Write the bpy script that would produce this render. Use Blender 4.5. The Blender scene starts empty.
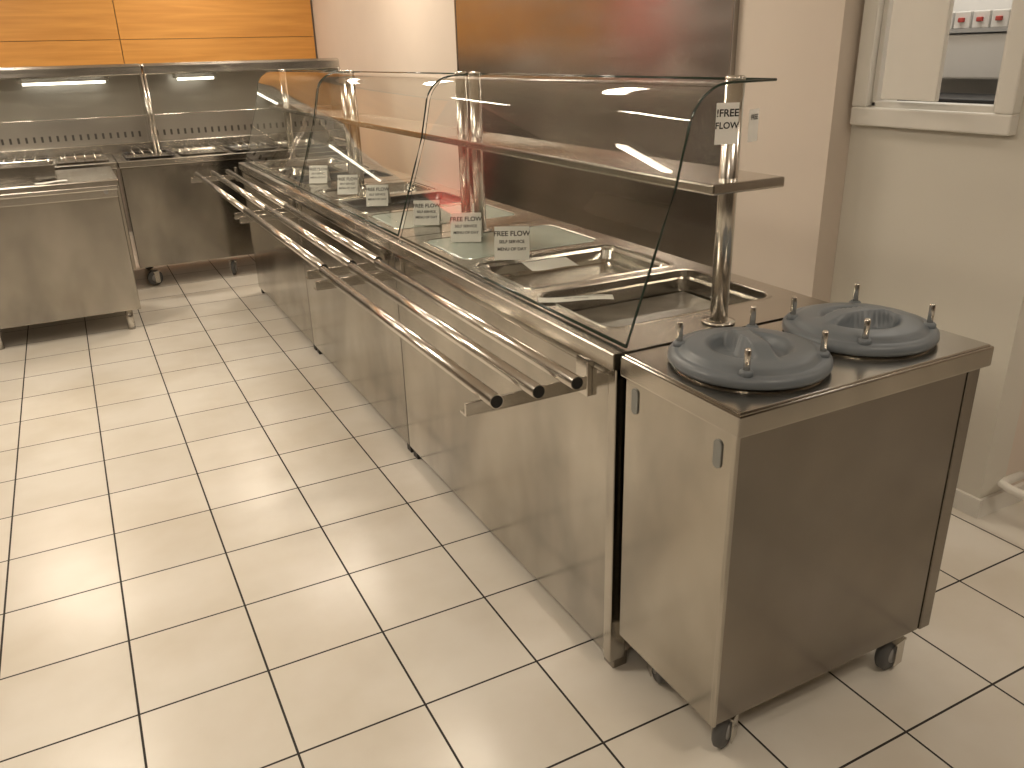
import bpy, bmesh, math, random
from mathutils import Vector, Matrix
random.seed(3)
scene=bpy.context.scene
COL=scene.collection
# ---------------------------------------------------------------- materials
def newmat(name):
    m=bpy.data.materials.new(name); m.use_nodes=True
    nt=m.node_tree; b=nt.nodes['Principled BSDF']
    return m,nt,b
def N(nt,t,**k):
    n=nt.nodes.new(t)
    for a,v in k.items(): setattr(n,a,v)
    return n
def simple(name,col,rough=.5,metal=0,spec=.5,noise=0,nscale=8,emit=None,estr=0):
    m,nt,b=newmat(name)
    b.inputs['Base Color'].default_value=(*col,1)
    b.inputs['Roughness'].default_value=rough
    b.inputs['Metallic'].default_value=metal
    b.inputs['Specular IOR Level'].default_value=spec
    if noise>0:
        tc=N(nt,'ShaderNodeTexCoord'); no=N(nt,'ShaderNodeTexNoise')
        no.inputs['Scale'].default_value=nscale; no.inputs['Detail'].default_value=4
        nt.links.new(tc.outputs['Object'],no.inputs['Vector'])
        r=N(nt,'ShaderNodeValToRGB')
        r.color_ramp.elements[0].position=.3; r.color_ramp.elements[1].position=.7
        r.color_ramp.elements[0].color=(*[c*(1-noise) for c in col],1)
        r.color_ramp.elements[1].color=(*[min(1,c*(1+noise*.4)) for c in col],1)
        nt.links.new(no.outputs['Fac'],r.inputs['Fac']); nt.links.new(r.outputs['Color'],b.inputs['Base Color'])
    if emit:
        b.inputs['Emission Color'].default_value=(*emit,1); b.inputs['Emission Strength'].default_value=estr
    return m
def steel(name,col,r0,r1,aniso=.0,stretch=(3,3,3),smudge=.25,sscale=(1.8,1.8,1.8)):
    m,nt,b=newmat(name)
    b.inputs['Metallic'].default_value=1
    tc=N(nt,'ShaderNodeTexCoord')
    mp=N(nt,'ShaderNodeMapping'); mp.inputs['Scale'].default_value=stretch
    no=N(nt,'ShaderNodeTexNoise'); no.inputs['Scale'].default_value=1; no.inputs['Detail'].default_value=3; no.inputs['Roughness'].default_value=.5
    nt.links.new(tc.outputs['Object'],mp.inputs['Vector']); nt.links.new(mp.outputs['Vector'],no.inputs['Vector'])
    mr=N(nt,'ShaderNodeMapRange'); mr.inputs['From Min'].default_value=.3; mr.inputs['From Max'].default_value=.7
    mr.inputs['To Min'].default_value=r0; mr.inputs['To Max'].default_value=r1
    nt.links.new(no.outputs['Fac'],mr.inputs['Value']); nt.links.new(mr.outputs['Result'],b.inputs['Roughness'])
    mp2=N(nt,'ShaderNodeMapping'); mp2.inputs['Scale'].default_value=sscale
    no2=N(nt,'ShaderNodeTexNoise'); no2.inputs['Scale'].default_value=1; no2.inputs['Detail'].default_value=4; no2.inputs['Roughness'].default_value=.5
    nt.links.new(tc.outputs['Object'],mp2.inputs['Vector']); nt.links.new(mp2.outputs['Vector'],no2.inputs['Vector'])
    r=N(nt,'ShaderNodeValToRGB'); r.color_ramp.elements[0].position=.3; r.color_ramp.elements[1].position=.7
    r.color_ramp.elements[0].color=(*[c*(1-smudge) for c in col],1); r.color_ramp.elements[1].color=(*[min(1,c*(1+smudge*.3)) for c in col],1)
    nt.links.new(no2.outputs['Fac'],r.inputs['Fac']); nt.links.new(r.outputs['Color'],b.inputs['Base Color'])
    if aniso>0:
        b.inputs['Anisotropic'].default_value=aniso
        b.inputs['Anisotropic Rotation'].default_value=.25
        tg=N(nt,'ShaderNodeTangent'); tg.direction_type='RADIAL'; tg.axis='Z'
        nt.links.new(tg.outputs['Tangent'],b.inputs['Tangent'])
    return m
M_steel=steel('brushed_steel',(.60,.57,.52),.16,.26,.5,(2,2,30),.15)
M_front=steel('front_panel_steel',(.49,.46,.41),.12,.24,.6,(2,2,2),.42,(3,3,1.6))
M_top=steel('worktop_steel',(.58,.55,.50),.16,.26,0,(4,6,4),.2)
M_dark=steel('dark_panel_steel',(.47,.45,.43),.20,.26,.6,(1.5,1.5,12),.15)
M_hood=steel('hood_steel',(.56,.53,.48),.28,.36,.3,(1.5,1.5,12),.15)
M_cartfront=steel('cart_front_shaded_steel',(.29,.265,.235),.14,.24,.5,(2,2,3),.35)  # same steel, base darkened to paint in the dim reflection on the cart front
M_pan=steel('pan_steel',(.66,.63,.58),.14,.24,0,(8,8,8),.12)
M_tube=steel('polished_tube_steel',(.74,.71,.66),.18,.26,0,(4,4,4),.08)
M_blackpan=simple('dark_enamel',(.035,.03,.027),.3,0,.5,.3,12)
M_rub=simple('rubber_grey',(.10,.10,.10),.6)
M_black=simple('black_plastic',(.012,.012,.012),.45)
M_hub=simple('hub_grey_plastic',(.35,.34,.33),.45)
M_lid=simple('lid_slate_grey_plastic',(.16,.182,.205),.38,0,.5,.10,5)
M_paper=simple('label_paper',(.92,.91,.87),.7,0,.3,.04,9)
M_ink=simple('label_ink',(.02,.02,.02),.7)
M_wall=simple('wall_cream_paint',(.74,.655,.575),.75,0,.3,.05,1.5)
M_wallR=simple('wall_white_paint',(.73,.70,.63),.7,0,.3,.05,1.5)
M_wallB=simple('wall_dim_brown',(.12,.105,.09),.8,0,.3,.1,1)
M_wallL=simple('wall_left_taupe',(.27,.24,.21),.8,0,.3,.2,.8)
M_frame=simple('window_frame_white',(.80,.78,.73),.35,0,.5,.03,6)
M_plate=simple('opal_glass_plate',(.44,.50,.455),.12,0,.6,.08,7)
M_red=simple('red_plastic',(.40,.05,.04),.4)
M_green=simple('grey_green_slot',(.27,.28,.27),.5,.3)
M_water=simple('water_film',(.20,.185,.16),.05,0,.8,.3,9)
M_meter=simple('grey_meter_box',(.36,.36,.35),.5,0,.5,.05,5)
M_slot=simple('vent_slot_shadow',(.12,.11,.10),.6)
def glassmat():
    m=bpy.data.materials.new('clear_glass'); m.use_nodes=True; nt=m.node_tree
    nt.nodes.clear()
    o=N(nt,'ShaderNodeOutputMaterial'); mx=N(nt,'ShaderNodeMixShader')
    t=N(nt,'ShaderNodeBsdfTransparent'); t.inputs['Color'].default_value=(.93,.95,.93,1)
    g=N(nt,'ShaderNodeBsdfGlossy'); g.inputs['Roughness'].default_value=.02; g.inputs['Color'].default_value=(1,1,1,1)
    lw=N(nt,'ShaderNodeLayerWeight'); lw.inputs['Blend'].default_value=.5
    p=N(nt,'ShaderNodeMath',operation='POWER'); p.inputs[1].default_value=4
    ma=N(nt,'ShaderNodeMath',operation='MULTIPLY_ADD'); ma.inputs[1].default_value=.75; ma.inputs[2].default_value=.07
    nt.links.new(lw.outputs['Facing'],p.inputs[0]); nt.links.new(p.outputs[0],ma.inputs[0])
    nt.links.new(ma.outputs[0],mx.inputs[0]); nt.links.new(t.outputs[0],mx.inputs[1]); nt.links.new(g.outputs[0],mx.inputs[2])
    nt.links.new(mx.outputs[0],o.inputs[0])
    return m
M_glass=glassmat()
M_gedge=simple('glass_edge_dark_green',(.03,.045,.035),.15)
def floormat():
    m,nt,b=newmat('floor_tiles')
    tc=N(nt,'ShaderNodeTexCoord'); mp=N(nt,'ShaderNodeMapping')
    T=.318
    mp.inputs['Location'].default_value=(.12/T,(-1.85)/T,0); mp.inputs['Scale'].default_value=(1/T,1/T,1)
    nt.links.new(tc.outputs['Object'],mp.inputs['Vector'])
    br=N(nt,'ShaderNodeTexBrick'); br.offset=0; br.squash=1
    br.inputs['Scale'].default_value=1; br.inputs['Brick Width'].default_value=1; br.inputs['Row Height'].default_value=1
    br.inputs['Mortar Size'].default_value=.0095; br.inputs['Mortar Smooth'].default_value=.1
    br.inputs['Color1'].default_value=(.75,.72,.66,1); br.inputs['Color2'].default_value=(.70,.67,.61,1)
    br.inputs['Mortar'].default_value=(.018,.015,.012,1)
    nt.links.new(mp.outputs['Vector'],br.inputs['Vector'])
    no=N(nt,'ShaderNodeTexNoise'); no.inputs['Scale'].default_value=2.0; no.inputs['Detail'].default_value=5
    nt.links.new(tc.outputs['Object'],no.inputs['Vector'])
    r=N(nt,'ShaderNodeValToRGB'); r.color_ramp.elements[0].position=.3; r.color_ramp.elements[1].position=.62
    r.color_ramp.elements[0].color=(.86,.83,.78,1); r.color_ramp.elements[1].color=(1,1,1,1)
    nt.links.new(no.outputs['Fac'],r.inputs['Fac'])
    mx=N(nt,'ShaderNodeMix',data_type='RGBA',blend_type='MULTIPLY'); mx.inputs[0].default_value=1
    nt.links.new(br.outputs['Color'],mx.inputs[6]); nt.links.new(r.outputs['Color'],mx.inputs[7])
    nt.links.new(mx.outputs[2],b.inputs['Base Color'])
    mr=N(nt,'ShaderNodeMapRange'); mr.inputs['To Min'].default_value=.30; mr.inputs['To Max'].default_value=.20
    nt.links.new(no.outputs['Fac'],mr.inputs['Value'])
    ad=N(nt,'ShaderNodeMath',operation='MULTIPLY_ADD'); ad.inputs[1].default_value=.5
    nt.links.new(br.outputs['Fac'],ad.inputs[0]); nt.links.new(mr.outputs['Result'],ad.inputs[2])
    nt.links.new(ad.outputs[0],b.inputs['Roughness'])
    bp=N(nt,'ShaderNodeBump'); bp.inputs['Strength'].default_value=.4; bp.inputs['Distance'].default_value=.003; bp.invert=True
    nt.links.new(br.outputs['Fac'],bp.inputs['Height']); nt.links.new(bp.outputs['Normal'],b.inputs['Normal'])
    return m
M_floor=floormat()
def woodmat():
    m,nt,b=newmat('golden_wood_panel')
    tc=N(nt,'ShaderNodeTexCoord'); mp=N(nt,'ShaderNodeMapping'); mp.inputs['Scale'].default_value=(1.2,1,22)
    nt.links.new(tc.outputs['Object'],mp.inputs['Vector'])
    no=N(nt,'ShaderNodeTexNoise'); no.inputs['Scale'].default_value=1; no.inputs['Detail'].default_value=6; no.inputs['Distortion'].default_value=.6
    nt.links.new(mp.outputs['Vector'],no.inputs['Vector'])
    r=N(nt,'ShaderNodeValToRGB'); r.color_ramp.elements[0].position=.3; r.color_ramp.elements[1].position=.7
    r.color_ramp.elements[0].color=(.60,.28,.06,1); r.color_ramp.elements[1].color=(.75,.38,.095,1)
    nt.links.new(no.outputs['Fac'],r.inputs['Fac']); nt.links.new(r.outputs['Color'],b.inputs['Base Color'])
    b.inputs['Roughness'].default_value=.4
    return m
M_wood=woodmat()
M_lamp=simple('lamp_diffuser',(1,.9,.75),.5,emit=(1,.88,.72),estr=14)
M_led=simple('led_strip',(1,.95,.85),.5,emit=(1,.93,.80),estr=7)
M_kit=simple('kitchen_light_wall',(.60,.59,.56),.7)
# ---------------------------------------------------------------- helpers
def empty(name,loc=(0,0,0)):
    e=bpy.data.objects.new(name,None); e.location=loc; e.empty_display_size=.1; COL.objects.link(e); return e
def addobj(name,me,mat,parent=None,smooth=False):
    if mat is not None and not me.materials: me.materials.append(mat)
    o=bpy.data.objects.new(name,me); COL.objects.link(o)
    if parent: 
        o.parent=parent; o.matrix_parent_inverse=Matrix.Translation(-Vector(parent.location))
    if smooth:
        for p in me.polygons: p.use_smooth=True
    return o
def box(name,x0,x1,y0,y1,z0,z1,mat,parent=None,bev=0):
    bm=bmesh.new(); c=Vector(((x0+x1)/2,(y0+y1)/2,(z0+z1)/2))
    bmesh.ops.create_cube(bm,size=1,matrix=Matrix.Diagonal((x1-x0,y1-y0,z1-z0,1)))
    if bev>0: bmesh.ops.bevel(bm,geom=bm.edges[:],offset=bev,segments=2,affect='EDGES',profile=.6)
    me=bpy.data.meshes.new(name); bm.to_mesh(me); bm.free()
    o=addobj(name,me,mat,parent)
    o.location=c
    return o
def tube(name,pts,r,mat,parent=None,seg=16,caps=True):
    bm=bmesh.new(); rings=[]
    P=[Vector(p) for p in pts]
    for i,p in enumerate(P):
        d=(P[min(i+1,len(P)-1)]-P[max(i-1,0)]).normalized()
        ref=Vector((0,0,1)) if abs(d.z)<.95 else Vector((1,0,0))
        a=d.cross(ref).normalized(); b=d.cross(a).normalized()
        rings.append([bm.verts.new(p+r*(math.cos(2*math.pi*k/seg)*a+math.sin(2*math.pi*k/seg)*b)) for k in range(seg)])
    for i in range(len(rings)-1):
        for k in range(seg):
            f=bm.faces.new((rings[i][k],rings[i][(k+1)%seg],rings[i+1][(k+1)%seg],rings[i+1][k])); f.smooth=True
    if caps:
        bm.faces.new(rings[0][::-1]); bm.faces.new(rings[-1])
    bmesh.ops.recalc_face_normals(bm,faces=bm.faces[:])
    me=bpy.data.meshes.new(name); bm.to_mesh(me); bm.free()
    return addobj(name,me,mat,parent)
def revolve(name,prof,c,mat,parent=None,seg=48,axis='Z'):
    bm=bmesh.new(); rings=[]
    for r,z in prof:
        ring=[]
        for k in range(seg):
            t=2*math.pi*k/seg
            v=Vector((r*math.cos(t),r*math.sin(t),z))
            if axis=='X': v=Vector((v.z,v.x,v.y))
            if axis=='Y': v=Vector((v.x,v.z,v.y))
            ring.append(bm.verts.new(v+Vector(c)))
        rings.append(ring)
    for i in range(len(rings)-1):
        for k in range(seg):
            f=bm.faces.new((rings[i][k],rings[i][(k+1)%seg],rings[i+1][(k+1)%seg],rings[i+1][k])); f.smooth=True
    bm.faces.new(rings[0]); bm.faces.new(rings[-1][::-1])
    bmesh.ops.recalc_face_normals(bm,faces=bm.faces[:])
    me=bpy.data.meshes.new(name); bm.to_mesh(me); bm.free()
    return addobj(name,me,mat,parent)
def rrect(x0,x1,y0,y1,r,z,n=6):
    pts=[]
    for cx,cy,a0 in ((x1-r,y1-r,0),(x0+r,y1-r,90),(x0+r,y0+r,180),(x1-r,y0+r,270)):
        for i in range(n+1):
            a=math.radians(a0+90*i/n); pts.append(Vector((cx+r*math.cos(a),cy+r*math.sin(a),z)))
    return pts
def router(x0,x1,y0,y1,ix0,ix1,iy0,iy1,r,z,n=6):
    pts=[]
    cs=[((x1,iy1-r),(x1,y1),(ix1-r,y1)),((ix0+r,y1),(x0,y1),(x0,iy1-r)),((x0,iy0+r),(x0,y0),(ix0+r,y0)),((ix1-r,y0),(x1,y0),(x1,iy0+r))]
    for s,c,e in cs:
        for i in range(n+1):
            t=i/n
            if t<=.5: u=t*2; p=(s[0]*(1-u)+c[0]*u,s[1]*(1-u)+c[1]*u)
            else: u=t*2-1; p=(c[0]*(1-u)+e[0]*u,c[1]*(1-u)+e[1]*u)
            pts.append(Vector((p[0],p[1],z)))
    return pts
def loops(name,lps,mat,parent=None,fill_last=True,fill_first=False,smooth=False):
    bm=bmesh.new(); V=[[bm.verts.new(p) for p in l] for l in lps]; n=len(V[0])
    for i in range(len(V)-1):
        for k in range(n):
            try:
                f=bm.faces.new((V[i][k],V[i][(k+1)%n],V[i+1][(k+1)%n],V[i+1][k])); f.smooth=smooth
            except: pass
    if fill_last: bm.faces.new(V[-1])
    if fill_first: bm.faces.new(V[0][::-1])
    bmesh.ops.remove_doubles(bm,verts=bm.verts[:],dist=1e-5)
    me=bpy.data.meshes.new(name); bm.to_mesh(me); bm.free()
    return addobj(name,me,mat,parent)
def pan(name,x0,x1,y0,y1,ztop,depth,mat,parent,r=.03,rim=.012,t=.0):
    L=[rrect(x0,x1,y0,y1,r+rim*.5,ztop-.004),rrect(x0,x1,y0,y1,r+rim*.5,ztop),
       rrect(x0+rim,x1-rim,y0+rim,y1-rim,r,ztop),rrect(x0+rim+.004,x1-rim-.004,y0+rim+.004,y1-rim-.004,r,ztop-.008),
       rrect(x0+rim+.012,x1-rim-.012,y0+rim+.012,y1-rim-.012,r,ztop-depth+.01),
       rrect(x0+rim+.022,x1-rim-.022,y0+rim+.022,y1-rim-.022,r*.7,ztop-depth)]
    return loops(name,L,mat,parent)
def textmesh(name,s,size,M,mat,parent):
    cu=bpy.data.curves.new(name+'_c','FONT'); cu.body=s; cu.size=size; cu.align_x='CENTER'; cu.align_y='CENTER'; cu.offset=size*.02
    to=bpy.data.objects.new(name+'_t',cu); COL.objects.link(to)
    bpy.context.view_layer.update()
    me=bpy.data.meshes.new_from_object(to.evaluated_get(bpy.context.evaluated_depsgraph_get()))
    bpy.data.objects.remove(to); me.transform(M); me.materials.clear()
    return addobj(name,me,mat,parent)
def caster(prefix,x,y,parent,R=.045,top=.13,yaw=0.4):
    mw=Matrix.Translation((x,y,R))@Matrix.Rotation(yaw,4,'Z')
    w=revolve(prefix+'_wheel',[(R*.45,-.014),(R*.85,-.014),(R,-.008),(R,.008),(R*.85,.014),(R*.45,.014)],(0,0,0),M_rub,None,28,'Y')
    w.data.transform(mw); w.parent=parent; w.matrix_parent_inverse=Matrix.Translation(-Vector(parent.location))
    h=revolve(prefix+'_hub',[(.006,-.018),(R*.5,-.016),(R*.5,.016),(.006,.018)],(0,0,0),M_hub,None,20,'Y')
    h.data.transform(mw); h.parent=parent; h.matrix_parent_inverse=Matrix.Translation(-Vector(parent.location))
    bm=bmesh.new()
    for s in (-1,1):
        bmesh.ops.create_cube(bm,size=1,matrix=Matrix.Translation((.008,s*.023,R*.85+.012))@Matrix.Diagonal((.035,.003,R*1.45,1)))
    bmesh.ops.create_cube(bm,size=1,matrix=Matrix.Translation((.008,0,R*1.6+.012))@Matrix.Diagonal((.045,.05,.006,1)))
    bmesh.ops.create_cone(bm,cap_ends=True,segments=16,radius1=.014,radius2=.014,depth=top-R*2.6+.004,matrix=Matrix.Translation((.008,0,(top+R*.6)/2)))
    me=bpy.data.meshes.new(prefix+'_fork'); bm.to_mesh(me); bm.free(); me.transform(Matrix.Translation((x,y,0))@Matrix.Rotation(yaw,4,'Z'))
    addobj(prefix+'_fork',me,M_steel,parent)
    box(prefix+'_plate',x-.035,x+.035,y-.035,y+.035,top-.006,top+.002,M_steel,parent)
# ---------------------------------------------------------------- room
H=2.75; XL=-3.4; YB=8.7; YF=-3.0; XR=4.6
def slab(n,*a): return box(n,*a)
slab('floor',XL,XR,YF,YB+.1,-.1,0,M_floor)
scene.objects['floor'].data.transform(Matrix.Translation(scene.objects['floor'].location)); scene.objects['floor'].location=(0,0,0)
slab('ceiling',XL,XR,YF,YB+.1,H,H+.1,M_wall)
slab('wall_left',XL-.1,XL,YF,YB+.1,0,H,M_wallL)
slab('wall_front',XL,XR,YF-.1,YF,0,H,M_wallB)
slab('wall_back',XL,2.60,YB,YB+.1,0,H,M_wallL)
XW=2.48; XP=2.38; YC=1.42; WY0,WY1,WZ0,WZ1=1.60,2.06,1.295,2.05
wr=empty('wall_right',(XW,3,0))
box('pillar_part',XP,2.6,2.14,YB,0,H,M_wall,wr)
box('below_window',XW,2.6,YC,2.14,0,WZ0,M_wallR,wr)
box('above_window',XW,2.6,YC,2.14,WZ1,H,M_wallR,wr)
box('side_window_near',XW,2.6,YC,WY0,WZ0,WZ1,M_wallR,wr)
box('side_window_far',XW,2.6,WY1,2.14,WZ0,WZ1,M_wallR,wr)
box('wall_side_return',2.6,XR,YC,YC+.12,0,H,M_wall)
box('wall_right_near',XR,XR+.1,YF,YC,0,H,M_wall)
box('baseboard_right',XW-.012,XW,YC-.012,2.14,0,.07,M_frame,None,.002)
box('baseboard_return',XW,XR,YC-.012,YC,0,.07,M_frame,None,.002)
wf=empty('window_1',(XW,1.83,1.6))
fo=.06
box('frame_bottom',XW-.035,XW+.02,WY0-fo,WY1+fo,WZ0-fo,WZ0,M_frame,wf,.006)
box('frame_top',XW-.035,XW+.02,WY0-fo,WY1+fo,WZ1,WZ1+fo,M_frame,wf,.006)
box('frame_side_near',XW-.035,XW+.02,WY0-fo,WY0,WZ0,WZ1,M_frame,wf,.006)
box('frame_side_far',XW-.035,XW+.02,WY1,WY1+fo,WZ0,WZ1,M_frame,wf,.006)
box('inner_bottom',XW-.01,XW+.05,WY0,WY1,WZ0-.005,WZ0+.02,M_frame,wf,.004)
box('inner_side_far',XW-.01,XW+.05,WY1-.02,WY1,WZ0,WZ1,M_frame,wf,.004)
box('inner_side_near',XW-.01,XW+.05,WY0,WY0+.02,WZ0,WZ1,M_frame,wf,.004)
kn=empty('kitchen_niche',(3,1.85,1.3))
box('niche_back',3.3,3.35,1.54,3.2,1.0,2.4,M_kit,kn)
box('niche_floor',2.6,3.3,1.54,3.2,1.18,1.22,M_steel,kn)
box('niche_side_far',2.6,3.3,3.2,3.25,1.0,2.4,M_kit,kn)
box('niche_top',2.6,3.35,1.54,3.25,2.4,2.42,M_kit,kn)
box('niche_shelf',3.09,3.3,1.6,3.1,1.525,1.54,M_meter,kn)
box('meter_box',3.1,3.3,1.62,3.1,1.36,1.52,M_kit,kn,.008)
box('black_appliance',2.78,3.1,1.7,2.5,1.22,1.31,M_black,kn,.01)
for i in range(18):
    x=3.1; y=1.66+i*.075
    box('breaker_%d'%i,x,x+.07,y,y+.066,1.54,1.60,M_kit,kn,.004)
    box('toggle_%d'%i,x-.012,x+.002,y+.022,y+.044,1.562,1.578,M_red,kn,.003)
ps=empty('hatch_door_leaf',(XW-.05,1.9,1.5))
o=box('leaf',-.008,.008,-.115,.115,-.33,.33,M_frame,None,.003)
o.location=(0,0,0); o.data.transform(Matrix.Translation((XW-.06,1.875,1.655))@Matrix.Rotation(math.radians(-8),4,'Z'))
o.parent=ps; o.matrix_parent_inverse=Matrix.Translation(-Vector(ps.location))
pn=empty('steel_wall_panel',(XP,4,1.5))
box('sheet_main',XP-.02,XP,2.66,5.25,.25,2.7,M_dark,pn,.003)
box('edge_trim',XP-.024,XP,2.648,2.66,.25,2.7,M_dark,pn,.002)
box('edge_trim_far',XP-.024,XP,5.25,5.262,.25,2.7,M_dark,pn,.002)
wp=empty('wood_wall_panel',(0,YB,1.7))
xs=[-1.16,.60,2.36]
for i in range(2):
    box('panel_%d'%i,xs[i]+.003,xs[i+1]-.003,YB-.03,YB,1.0,1.70,M_wood,wp,.002)
    box('panel_upper_%d'%i,xs[i]+.003,xs[i+1]-.003,YB-.03,YB,1.704,2.6,M_wood,wp,.002)
tube('wall_pipe',[(2.60,YC-.05,.15),(2.52,YC-.05,.15),(2.49,YC-.055,.15),(2.478,YC-.09,.15),(2.475,.95,.15)],.014,M_frame)

# ---------------------------------------------------------------- serving counters
ZT=.88; XF=.985; XBk=1.665
def counter(Y0,Y1,kinds,railspan,raildx,first=False):
    e=empty('serving_counter',((XF+XBk)/2,(Y0+Y1)/2,0))
    g=.004
    ys=Y0+g+(.035 if first else .001)
    box('front_panel',XF,XF+.02,ys,Y1-g,.04,.815,M_front,e,.002)
    box('front_fascia',XF-.004,XF+.02,Y0+g,Y1-g,.817,.842,M_front,e,.002)
    if first: box('corner_post_near',XF-.006,XF+.04,Y0+g,Y0+.035,.03,.842,M_front,e,.003)
    box('end_panel_near',XF+.04,XBk-.02,Y0+g,Y0+.02,.05,.842,M_front,e)
    box('end_panel_far',XF+.02,XBk-.02,Y1-.02,Y1-g,.05,.842,M_front,e)
    box('back_panel',XBk-.03,XBk-.015,Y0+g,Y1-g,.05,.842,M_front,e)
    box('bottom_shelf',XF+.02,XBk-.03,Y0+.02,Y1-.02,.06,.08,M_front,e)
    for i,(fx,fy) in enumerate(((XF+.03,Y0+.03),(XF+.03,Y1-.04),(XBk-.05,Y0+.04),(XBk-.05,Y1-.04))):
        box('foot_%d'%i,fx-.022,fx+.022,fy-.022,fy+.022,0,.055,M_cartfront if (first and i==0) else M_black,e,.003)
    if not first:
        box('seam_gap_shade',XF+.002,XF+.03,Y0-.004,Y0+.005,.03,.842,M_black,e)  # black strip painted in as the darkness of the gap between counters
    n=len(kinds); a=.13; b=.06
    pitch=(Y1-Y0-a-b)/n
    edges=[Y0+g]+[Y0+a+pitch*i-.0 for i in range(1,n)]+[Y1-g]
    x0,x1=XF-.015,XBk
    for i in range(n):
        c0,c1=edges[i],edges[i+1]
        w0=Y0+a+pitch*i+.015; w1=w0+pitch-.04
        ix0,ix1=1.055,1.60
        L=[router(x0,x1,c0,c1,ix0,ix1,w0,w1,.045,ZT-.04),
           router(x0,x1,c0,c1,ix0,ix1,w0,w1,.045,ZT-.003),
           router(x0+.003,x1-.003,c0,c1,ix0,ix1,w0,w1,.045,ZT),
           rrect(ix0,ix1,w0,w1,.045,ZT),
           rrect(ix0+.006,ix1-.006,w0+.006,w1-.006,.04,ZT+.0015),
           rrect(ix0+.012,ix1-.012,w0+.012,w1-.012,.04,ZT),
           rrect(ix0+.014,ix1-.014,w0+.014,w1-.014,.04,ZT-.02),
           rrect(ix0+.034,ix1-.034,w0+.026,w1-.026,.035,ZT-.022),
           rrect(ix0+.04,ix1-.04,w0+.032,w1-.032,.03,ZT-.16)]
        loops('worktop_well_%d'%i,L,M_top,e)
        k=kinds[i]
        px0,px1,py0,py1=ix0+.016,ix1-.016,w0+.016,w1-.016
        if k=='water': 
            box('water_%d'%i,ix0+.045,ix1-.045,w0+.036,w1-.036,ZT-.065,ZT-.06,M_water,e)
        if k=='pan': pan('pan_%d'%i,px0,px1,py0,py1,ZT-.004,.045,M_pan,e)
        if k=='dark': pan('pan_%d'%i,px0,px1,py0,py1,ZT+.001,.03,M_blackpan,e)
        if k=='half':
            m=(px0+px1)/2
            pan('pan_%d_a'%i,px0,m-.003,py0,py1,ZT-.002,.05,M_pan,e)
            pan('pan_%d_b'%i,m+.003,px1,py0,py1,ZT-.002,.05,M_pan,e)
        if k=='thirds':
            for q in range(3):
                d=(px1-px0)/3
                pan('pan_%d_%d'%(i,q),px0+d*q+.002,px0+d*(q+1)-.002,py0,py1,ZT-.002,.05,M_pan if q!=1 else M_blackpan,e)
        if k=='plate':
            L=[rrect(px0,px1,py0,py1,.03,ZT-.009),rrect(px0,px1,py0,py1,.03,ZT-.001),rrect(px0+.004,px1-.004,py0+.004,py1-.004,.03,ZT+.001)]
            loops('glass_cover_%d'%i,L,M_plate,e,True,True)
    r0,r1=railspan; ZR=.80
    for j,x in enumerate((.714,.819,.919)):
        x+=raildx
        tube('rail_tube_%d'%j,[(x,r0,ZR),(x,r1,ZR)],.0165,M_tube,e,20)
        for s,yy in ((-1,r0),(1,r1)):
            tube('rail_plug_%d_%d'%(j,s),[(x,yy-.0015,ZR),(x,yy+.0015,ZR)],.0145,M_black,e,16)
    for j,y in enumerate((r0+.06,r1-.07)):
        box('rail_bracket_%d'%j,.665+raildx,XF-.012,y-.004,y+.004,ZR-.044,ZR-.0155,M_steel,e,.001)
        box('rail_bracket_flange_%d'%j,.665+raildx,XF-.012,y-.004,y+.03,ZR-.048,ZR-.043,M_steel,e,.001)
        box('rail_mount_%d'%j,XF-.014,XF+.0,y-.02,y+.03,ZR-.06,ZR+.03,M_steel,e,.002)
    return e
counter(1.40,2.85,['water','pan','plate'],(1.47,2.84),0,True)
counter(2.85,4.30,['plate','dark','half'],(2.88,4.298),.015)
counter(4.30,5.75,['dark','thirds','pan'],(4.302,6.0),.015)

# ---------------------------------------------------------------- sneeze guards
def prof():
    R=.108
    pts=[(1.012,.884),(1.04,.966),(1.07,1.052),(1.10,1.138),(1.13,1.224)]
    for i in range(9):
        a=math.radians(162-72*i/8)
        pts.append((1.262+R*math.cos(a),1.322+R*math.sin(a)))
    pts+= [(1.30,1.4305),(1.39,1.431)]
    return pts
PR=prof()
def guard(Y0,Y1):
    e=empty('sneeze_guard',(1.3,(Y0+Y1)/2,ZT))
    bm=bmesh.new(); ys=[Y0,Y1]
    V=[[bm.verts.new((x,y,z)) for x,z in PR] for y in ys]
    for i in range(len(PR)-1):
        f=bm.faces.new((V[0][i],V[0][i+1],V[1][i+1],V[1][i])); f.smooth=True
    me=bpy.data.meshes.new('curved_glass'); bm.to_mesh(me); bm.free(); addobj('curved_glass',me,M_glass,e)
    for k,y in enumerate((Y0,Y1)):
        tube('glass_edge_%d'%k,[(x,y,z) for x,z in PR],.0030 if k==0 else .0012,M_gedge,e,8)
    tube('glass_top_edge',[(1.39,Y0,1.431),(1.39,Y1,1.431)],.003,M_gedge,e,8)
    tube('glass_foot_edge',[(1.012,Y0,.887),(1.012,Y1,.887)],.004,M_gedge,e,8)
    zb=ZT+.002
    for k,y in enumerate((Y0+.045,Y1-.045)):
        tube('post_%d'%k,[(1.315,y,zb),(1.315,y,1.436)],.0215,M_tube,e,24)
        revolve('post_flange_%d'%k,[(.04,0),(.04,.004),(.024,.006)],(1.315,y,zb),M_tube,e,24)
        revolve('post_cap_%d'%k,[(.022,0),(.022,.005),(.018,.008)],(1.315,y,1.434),M_tube,e,24)
    z=1.20; x0,x1=1.215,1.425
    box('shelf_plate',x0,x1,Y0-.02,Y1+.01,z,z+.024,M_steel,e,.005)
    return e
guard(1.415,2.835); guard(2.865,4.285); guard(4.315,5.735)

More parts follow.
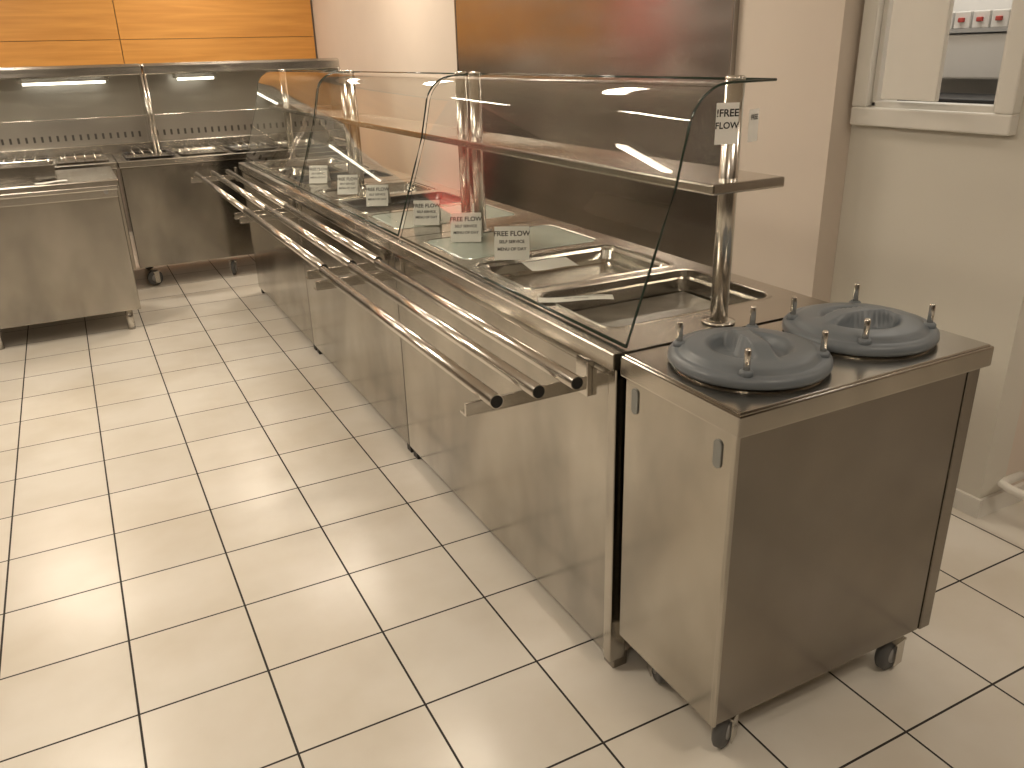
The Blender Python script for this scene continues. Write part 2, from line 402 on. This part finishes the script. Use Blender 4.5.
def card(name,loc,w,h,yaw,tilt,lines,mat=M_paper):
    e=empty(name,loc)
    M=Matrix.Translation(loc)@Matrix.Rotation(yaw,4,'Z')@Matrix.Rotation(tilt,4,'X')
    def sheet(nm,M2):
        bm=bmesh.new(); bmesh.ops.create_cube(bm,size=1,matrix=Matrix.Translation((0,0,h/2))@Matrix.Diagonal((w,.0012,h,1)))
        me=bpy.data.meshes.new(nm); bm.to_mesh(me); bm.free(); me.transform(M2); return addobj(nm,me,mat,e)
    sheet('front_sheet',M)
    if 'tent' in lines:
        back=Matrix.Translation(loc)@Matrix.Rotation(yaw,4,'Z')@Matrix.Translation((0,2*h*math.sin(-tilt),0))@Matrix.Rotation(-tilt,4,'X')
        sheet('back_sheet',back)
    R=Matrix.Rotation(math.pi/2,4,'X')
    for k,(s,size,zz) in enumerate([l for l in lines if l!='tent']):
        textmesh('text_%d'%k,s,size*h,M@Matrix.Translation((0,-.0012,zz*h))@R,M_ink,e)
    return e
TX=[('FREE FLOW',.21,.78),('SELF SERVICE',.13,.54),('MENU OF DAY',.13,.32),'tent']
yw=math.radians(-30)
for x,y,w,h in ((1.19,2.30,.112,.108),(1.18,2.63,.108,.104),(1.18,3.0,.102,.098),(1.165,3.54,.098,.096),(1.155,3.95,.098,.096),(1.14,4.42,.098,.096)):
    card('label_card',(x,y,ZT+.004),w,h,yw,math.radians(-24),TX)
card('label_card',(1.255,1.41,1.305),.05,.085,math.radians(-20),0,[('!FREE',.25,.75),('FLOW',.22,.45)])
card('label_card',(1.368,1.45,1.30),.045,.07,math.radians(20),0,[('FREE',.22,.75)])
def flat(name,cx,cy,z,w,h,rot,lines):
    e=empty(name,(cx,cy,z)); M=Matrix.Translation((cx,cy,z))@Matrix.Rotation(rot,4,'Z')
    bm=bmesh.new(); bmesh.ops.create_grid(bm,x_segments=8,y_segments=2,size=.5,matrix=Matrix.Diagonal((w,h,1,1)))
    for v in bm.verts: v.co.z=.003*math.sin(v.co.x/w*5)+.004
    me=bpy.data.meshes.new('sheet'); bm.to_mesh(me); bm.free(); me.transform(M); addobj('sheet',me,M_paper,e,True)
    for k,(s,sz,yy) in enumerate(lines):
        textmesh('text_%d'%k,s,sz,M@Matrix.Translation((0,yy,.0085)),M_ink,e)
flat('paper_strip',1.12,1.80,ZT+.004,.20,.045,math.radians(-28),[('MENU OF THE DAY FREE FLOW',.011,.008),('SELF SERVICE',.011,-.010)])
flat('paper_sheet',1.26,2.18,ZT+.002,.15,.12,math.radians(-12),[])

# ---------------------------------------------------------------- plate dispenser cart
c=empty('plate_dispenser_cart',(1.33,1.2,0))
CX0,CX1,CY0,CY1=.985,1.703,1.02,1.392
zb=.13
box('side_panel_left',CX0+.006,CX0+.026,CY0+.012,CY1-.01,zb,.845,M_front,c,.002)
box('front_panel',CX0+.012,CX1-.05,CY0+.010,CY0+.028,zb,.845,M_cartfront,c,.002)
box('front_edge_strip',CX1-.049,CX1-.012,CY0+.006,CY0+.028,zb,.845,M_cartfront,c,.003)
box('corner_strip',CX0+.004,CX0+.014,CY0+.006,CY0+.018,zb,.845,M_front,c,.002)
box('side_panel_right',CX1-.03,CX1-.012,CY0+.028,CY1-.01,zb,.845,M_front,c,.002)
box('back_panel',CX0+.026,CX1-.03,CY1-.025,CY1-.008,zb,.845,M_front,c,.002)
box('bottom_plate',CX0+.02,CX1-.02,CY0+.02,CY1-.02,zb,zb+.015,M_steel,c)
box('top_rim',CX0-.004,CX1+.004,CY0-.006,CY1,.832,.878,M_front,c,.004)
box('top_plate',CX0+.002,CX1-.002,CY0,CY1-.005,.874,.882,M_top,c,.003)
for k,(yy,zz) in enumerate(((1.345,.785),(1.075,.775))):
    L=[]
    for xx in (CX0+.006,CX0+.003):
        L.append([Vector((xx,q.x,q.y)) for q in rrect(yy-.011,yy+.011,zz-.03,zz+.03,.0105,0)])
    loops('slot_plate_%d'%k,L,M_green,c)
for k,(cx_,cy_) in enumerate(((CX0+.09,CY0+.06),(CX1-.09,CY0+.05),(CX0+.09,CY1-.07),(CX1-.09,CY1-.07))):
    caster('caster_%d'%k,cx_,cy_,c,.048,zb,(.5,.15,1.2,2.2)[k])
def lid(pref,cx,cy,ang):
    z=.882
    revolve(pref+'_collar',[(.155,0),(.155,.012),(.150,.014)],(cx,cy,z),M_steel,c,64)
    bm=bmesh.new(); seg=96
    rad=[.163,.1665,.1655,.160,.150,.143,.138,.125,.105,.095,.09,.085,.08,.075,.07,.06,.05,.04,.03,.02,.01]
    rings=[]
    def sm(a,b,x):
        t=max(0,min(1,(x-a)/(b-a))); return t*t*(3-2*t)
    def base(r):
        P=[(.01,.044),(.095,.0425),(.105,.042),(.125,.040),(.138,.036),(.143,.030),(.150,.0295),(.160,.028),(.1655,.022),(.1665,.012),(.17,.006)]
        for (a,za),(b,zb2) in zip(P,P[1:]):
            if r<=b: return za+(zb2-za)*(r-a)/(b-a)
        return .006
    def zz(x,y,r,b):
        edge=1-sm(.072,.088,r)
        off=sm(.019,.026,abs(y))
        return b-.022*edge*off+.018*(1-off)*(1-sm(.04,.105,abs(x)))
    for i,r in enumerate(rad):
        ring=[]
        for k in range(seg):
            t=2*math.pi*k/seg; x=r*math.cos(t); y=r*math.sin(t)
            b0=.006 if i==0 else base(r)
            ring.append(bm.verts.new((x,y,zz(x,y,r,b0) if r<.13 else b0)))
        rings.append(ring)
    for i in range(len(rings)-1):
        for k in range(seg):
            f=bm.faces.new((rings[i][k],rings[i][(k+1)%seg],rings[i+1][(k+1)%seg],rings[i+1][k])); f.smooth=True
    bm.faces.new(rings[-1]); bm.faces.new(rings[0][::-1])
    bmesh.ops.recalc_face_normals(bm,faces=bm.faces[:])
    me=bpy.data.meshes.new(pref+'_dome'); bm.to_mesh(me); bm.free()
    me.transform(Matrix.Translation((cx,cy,z))@Matrix.Rotation(ang,4,'Z')); addobj(pref+'_dome',me,M_lid,c)
    for k,(dx,dy) in enumerate(((-.102,-.102),(.102,-.102),(-.102,.102),(.102,.102))):
        revolve(pref+'_pin_base_%d'%k,[(.014,.025),(.014,.036),(.010,.040)],(cx+dx,cy+dy,z),M_lid,c,20)
        revolve(pref+'_pin_%d'%k,[(.0065,.03),(.0065,.080),(.005,.083)],(cx+dx,cy+dy,z),M_tube,c,16)
lid('lid_a',1.175,1.205,math.radians(70)); lid('lid_b',1.512,1.215,math.radians(-15))

# ---------------------------------------------------------------- left island cabinet
c2=empty('steel_work_cabinet',(-.5,5.6,0))
box('body',-1.4,.20,5.26,5.92,.13,.85,M_front,c2,.004)
box('worktop',-1.42,.215,5.22,5.94,.855,.90,M_top,c2,.006)
box('front_recess',-1.4,.2,5.235,5.262,.80,.848,M_steel,c2,.003)
box('front_rail',-1.41,.205,5.205,5.222,.845,.87,M_tube,c2,.004)
for k,(x,y) in enumerate(((.13,5.32),(-1.3,5.32),(.13,5.86),(-1.3,5.86),(-.57,5.32))):
    tube('leg_%d'%k,[(x,y,0),(x,y,.14)],.022,M_steel,c2)
revolve('knob',[(.012,-.012),(.012,0)],(.14,5.232,.835),M_hub,c2,16,'Y')
fp=empty('food_pan',(-.35,5.6,.9))
pan('pan_body',-.62,-.08,5.40,5.74,.985,.082,M_pan,fp)
for nm,a in (('front',(-.605,-.095,5.412,5.416,.902,.982)),('back',(-.605,-.095,5.724,5.728,.902,.982)),('left',(-.608,-.604,5.412,5.728,.902,.982)),('right',(-.096,-.092,5.412,5.728,.902,.982))):
    box('pan_side_'+nm,*a,M_front,fp)
flat('paper_strip',-.12,5.30,.900,.16,.07,.1,[('FREE FLOW',.02,0)])

# ---------------------------------------------------------------- back buffet units with hoods
def buffet(bx0,bx1,hx0,hx1,led):
    e=empty('buffet_unit',((bx0+bx1)/2,6.65,0))
    box('body',bx0,bx1,6.30,7.0,.15,.84,M_front,e,.004)
    box('worktop',bx0-.01,bx1+.01,6.27,7.04,.845,.89,M_top,e,.006)
    for k,(x,y) in enumerate(((bx0+.09,6.37),(bx1-.09 if bx1<1.5 else .93,6.37),(bx0+.09,6.93),(bx1-.09,6.93))):
        caster('caster_%d'%k,x,y,e,.055,.15,.3+k)
    n=int((bx1-bx0)/.36)
    for k in range(n):
        gx=bx0+.05+k*.36
        pan('pan_%d'%k,gx,gx+.32,6.33,6.80,.902,.03,M_pan if k%2 else M_blackpan,e)
        for q in range(4):
            tube('lid_grip_%d_%d'%(k,q),[(gx+.06+q*.06,6.42,.90),(gx+.06+q*.06,6.42,.925),(gx+.06+q*.06,6.70,.925),(gx+.06+q*.06,6.70,.90)],.005,M_tube,e,8)
    box('hood_back',hx0,hx1,7.0,7.03,.89,1.47,M_hood,e,.002)
    box('hood_top',hx0-.005,hx1+.005,6.72,7.04,1.455,1.50,M_steel,e,.014)
    box('hood_lip',hx0,hx1,6.70,6.725,1.425,1.49,M_steel,e,.008)
    box('led_lamp_housing',led[0]-.03,led[1]+.03,6.73,6.77,1.395,1.43,M_steel,e,.003)
    box('led_lamp',led[0],led[1],6.727,6.765,1.380,1.395,M_led,e)
    for s,x in (('left',hx0),('right',hx1-.012)):
        bm=bmesh.new()
        poly=[(6.66,.89),(7.03,.89),(7.03,1.48),(6.71,1.48)]
        a=[bm.verts.new((x,y,z)) for y,z in poly]; b=[bm.verts.new((x+.012,y,z)) for y,z in poly]
        bm.faces.new(a); bm.faces.new(b[::-1])
        for i in range(4): bm.faces.new((a[i],b[i],b[(i+1)%4],a[(i+1)%4]))
        bmesh.ops.recalc_face_normals(bm,faces=bm.faces[:])
        me=bpy.data.meshes.new('hood_side_'+s); bm.to_mesh(me); bm.free(); addobj('hood_side_'+s,me,M_steel,e)
        tube('hood_strut_'+s,[(x+.006,6.655,.89),(x+.006,6.705,1.43)],.012,M_tube,e,12)
    bm=bmesh.new(); v=[bm.verts.new(p) for p in ((hx0+.02,6.60,1.16),(hx1-.02,6.60,1.16),(hx1-.02,6.71,1.44),(hx0+.02,6.71,1.44))]
    bm.faces.new(v); me=bpy.data.meshes.new('hood_glass'); bm.to_mesh(me); bm.free(); addobj('hood_glass',me,M_glass,e)
    tube('hood_glass_edge',[(hx0+.02,6.60,1.16),(hx1-.02,6.60,1.16)],.003,M_tube,e,8)
    box('hood_shelf',hx0+.012,hx1-.012,6.90,7.0,.89,.955,M_steel,e,.003)
    for k in range(int((hx1-hx0)/.05)-1):
        box('vent_slot_%d'%k,hx0+.04+k*.05,hx0+.055+k*.05,6.996,7.0,.99,1.03,M_slot,e)
    return e
buffet(-1.22,.26,-.90,.565,(-.19,.32)); buffet(.285,1.95,.575,2.0,(.80,1.05))

# ---------------------------------------------------------------- lights
def area(name,loc,sx,sy,power,col,rot=(0,0,0)):
    l=bpy.data.lights.new(name,'AREA'); l.shape='RECTANGLE'; l.size=sx; l.size_y=sy; l.energy=power; l.color=col
    o=bpy.data.objects.new(name,l); o.location=loc; o.rotation_euler=rot; COL.objects.link(o); return o
WARM=(1,.865,.69)
for x,y,pw in ((-.6,2.2,24),(-.6,4.4,24),(-.6,7.0,28),(1.5,3.6,23),(1.5,6.0,26),(-2.4,3.4,20),(-.9,-.6,17),(1.3,-.3,14),(3.3,.2,9),(-2.4,6.6,16),(1.2,7.9,12)):  # fixtures behind the camera are added to brighten the near area
    f=empty('ceiling_light',(x,y,H))
    hx,hy=.32,.09
    box('housing',x-hx-.02,x+hx+.02,y-hy-.02,y+hy+.02,H-.06,H,M_frame,f,.005)
    box('diffuser',x-hx,x+hx,y-hy,y+hy,H-.075,H-.06,M_lamp,f,.003)
    o=area('lamp_glow',(x,y,H-.085),2*hx,2*hy,pw,WARM); o.parent=f; o.matrix_parent_inverse=Matrix.Translation(-Vector(f.location))
# out-of-view red lamp, added for the red glow mirrored in panel and glass
rs=empty('added_red_glow_lamp',(-1.75,8.25,0))
revolve('base',[(.13,0),(.13,.015),(.02,.03)],(-1.75,8.2,0),M_black,rs,32)
tube('pole',[(-1.75,8.2,.02),(-1.75,8.2,1.40)],.012,M_black,rs)
tube('head',[(-1.75,8.14,1.38),(-1.75,8.22,1.50)],.05,M_black,rs,20)
sl=bpy.data.lights.new('red_spot','SPOT'); sl.energy=150; sl.color=(1,.10,.07); sl.spot_size=math.radians(80); sl.spot_blend=1; sl.shadow_soft_size=.04
so=bpy.data.objects.new('red_spot',sl); COL.objects.link(so); so.location=(-1.75,8.245,1.54)
so.rotation_euler=(Vector((-1.66,8.7,1.92))-Vector(so.location)).to_track_quat('-Z','Y').to_euler()
so.parent=rs; so.matrix_parent_inverse=Matrix.Translation(-Vector(rs.location))
kl=area('kitchen_lamp',(2.95,2.3,2.38),.4,.8,12,(1,.95,.88)); kl.parent=kn; kl.matrix_parent_inverse=Matrix.Translation(-Vector(kn.location))
w=bpy.data.worlds.new('world'); scene.world=w; w.use_nodes=True
w.node_tree.nodes['Background'].inputs[0].default_value=(.9,.8,.65,1); w.node_tree.nodes['Background'].inputs[1].default_value=.05
# ---------------------------------------------------------------- camera
cd=bpy.data.cameras.new('camera'); cd.sensor_width=36; cd.lens=820/1024*36; cd.clip_start=.05
co=bpy.data.objects.new('camera',cd); COL.objects.link(co)
co.matrix_world=Matrix(((.8849,.196,-.4225,0),(-.465,.320,-.8254,0),(-.0265,.9269,.3744,1.5),(0,0,0,1)))
scene.camera=co
scene.view_settings.view_transform='Standard'
scene.view_settings.exposure=-0.25
